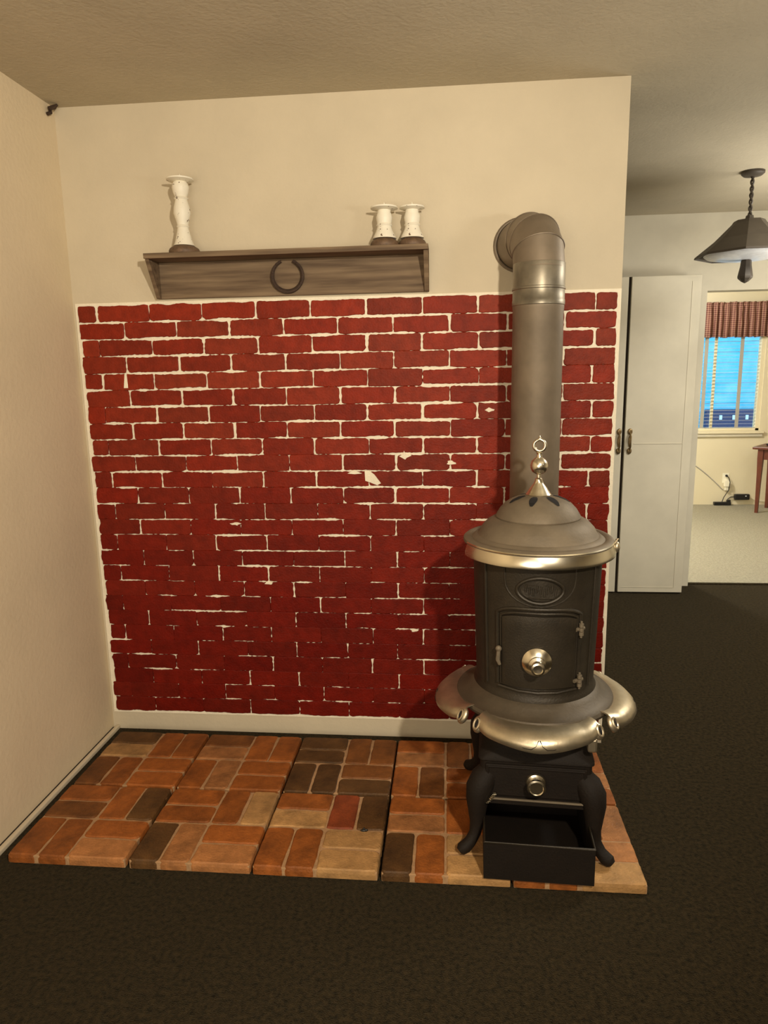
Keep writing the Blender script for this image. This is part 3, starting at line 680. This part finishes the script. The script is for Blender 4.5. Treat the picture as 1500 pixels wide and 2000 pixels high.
# outlet
ol = thing('wall_outlet', 'ivory double wall outlet low on the far wall', 'outlet', (4.700, 5.6, .315))
q = MB(); q.box(-.036, .036, -.006, -.0002, -.058, .058); q.build('cover_plate', 'ivory', ol, bevel=.002)
q = MB(); q.lathe([(.017, 0), (.017, .003), (.002, .003)], 20, Matrix.Translation((0, -.006, .022)) @ Matrix.Rotation(PI/2, 4, 'X')); q.lathe([(.017, 0), (.017, .003), (.002, .003)], 20, Matrix.Translation((0, -.006, -.022)) @ Matrix.Rotation(PI/2, 4, 'X')); q.build('socket', 'ivory', ol)
q = MB(); q.box(-.026, .026, -.048, 0, -.07, 0); q.box(-.015, .02, -.035, -.0, -.115, -.07)
tag(q.build('plug_adapter', 'ivory', bevel=.004, loc=(4.705, 5.591, .290)), 'cream plug-in power adapter in the lower socket of the wall outlet', 'power adapter')
q = MB(); q.tube([(0, -.002, .0), (0, -.02, .0)], .013, 10); q.tube([(0, -.022, 0), (.02, -.03, -.02), (.028, -.055, -.07), (.02, -.055, -.16), (-.02, -.03, -.25), (-.045, -.045, -.312)], .0045, 8)
tag(q.build('power_cable', 'plastic', smooth=True, loc=(4.702, 5.591, .345)), 'black plug and cord running from the outlet down to the power strip', 'cord')
q = MB(); pts = []
for k in range(15): t = k/14; pts.append((4.16+.52*t, 5.592, .575-.40*t+.035*math.sin(t*PI)-(.0)))
q.tube(pts, .005, 6)
tag(q.build('wall_cable', 'tape', smooth=True), 'thin grey cable slanting down the far wall to the outlet', 'cable')
ps = thing('power_strip', 'dark brown power strip on the carpet against the far wall', 'power strip', (4.665, 5.555, .004))
q = MB(); q.box(-.095, .095, -.022, .022, 0, .038); q.build('housing', 'plastic', ps, bevel=.006)
q = MB(); q.box(.05, .09, -.018, .018, .038, .062); q.build('plug', 'plastic', ps, bevel=.004)
lb = thing('power_brick', 'black laptop-style power brick hanging against the far wall beside the outlet', 'power adapter', (4.885, 5.57, .098))
q = MB(); q.box(-.085, .085, -.022, .022, -.034, .034); q.build('housing', 'plastic', lb, bevel=.012)
q = MB(); q.tube([(-.085, 0, 0), (-.12, 0, .0), (-.15, 0, -.02), (-.165, -.0, -.052), (-.16, -.01, -.055)], .005, 6)
q.build('input_cord', 'plastic', lb, smooth=True)
q = MB(); q.box(.03, .045, -.0235, -.0215, .008, .018); q.build('label_sticker', 'outwhite', lb)
q = MB(); q.tube([(.085, 0, 0), (.14, .01, -.03), (.22, .01, -.045), (.32, .01, -.05), (.5, .01, -.07)], .004, 6); q.build('output_cord', 'ivory', lb, smooth=True)

# ------------------------------------------------------------------ outdoors seen through the blind
struct(boxobj('ground_outside', 'ground', (0, 14, 5.8, 16, -.5, -.4)))
hs = thing('neighbour_house', 'bright blue neighbouring house seen through the far window', 'house', (6.2, 9.0, -.4))
q = MB()
for k in range(26): q.loft([[(x, -.012, k*.16), (x, .10, k*.16), (x, .10, k*.16+.158), (x, .0, k*.16+.158)] for x in (-2.6, 3.4)])
q.build('siding_wall', 'siding', hs)
q = MB(); q.box(-.62, .40, -.12, -.02, .82, 1.34); hw_ = q.build('dark_window', 'navy', hs, bevel=.01)
q = MB()
for i in range(4):
    for j in range(2): q = MB(); q.box(-.42+i*.2, -.38+i*.2, -.14, -.115, .98+j*.2, 1.05+j*.2); q.build('window_light', 'outwhite', hw_)
q = MB(); q.box(.42, .56, -.2, -.02, .3, 3.8); q.build('dark_post', 'navy', hs)
q = MB(); q.loft([[(-.5, -.3, 3.0), (.3, -.3, 2.9), (.3, -.02, 3.15), (-.5, -.02, 3.15)], [(-.5, -.3, 3.1), (.3, -.3, 2.95), (.3, -.02, 3.2), (-.5, -.02, 3.25)]]); q.build('eave', 'navy', hs)
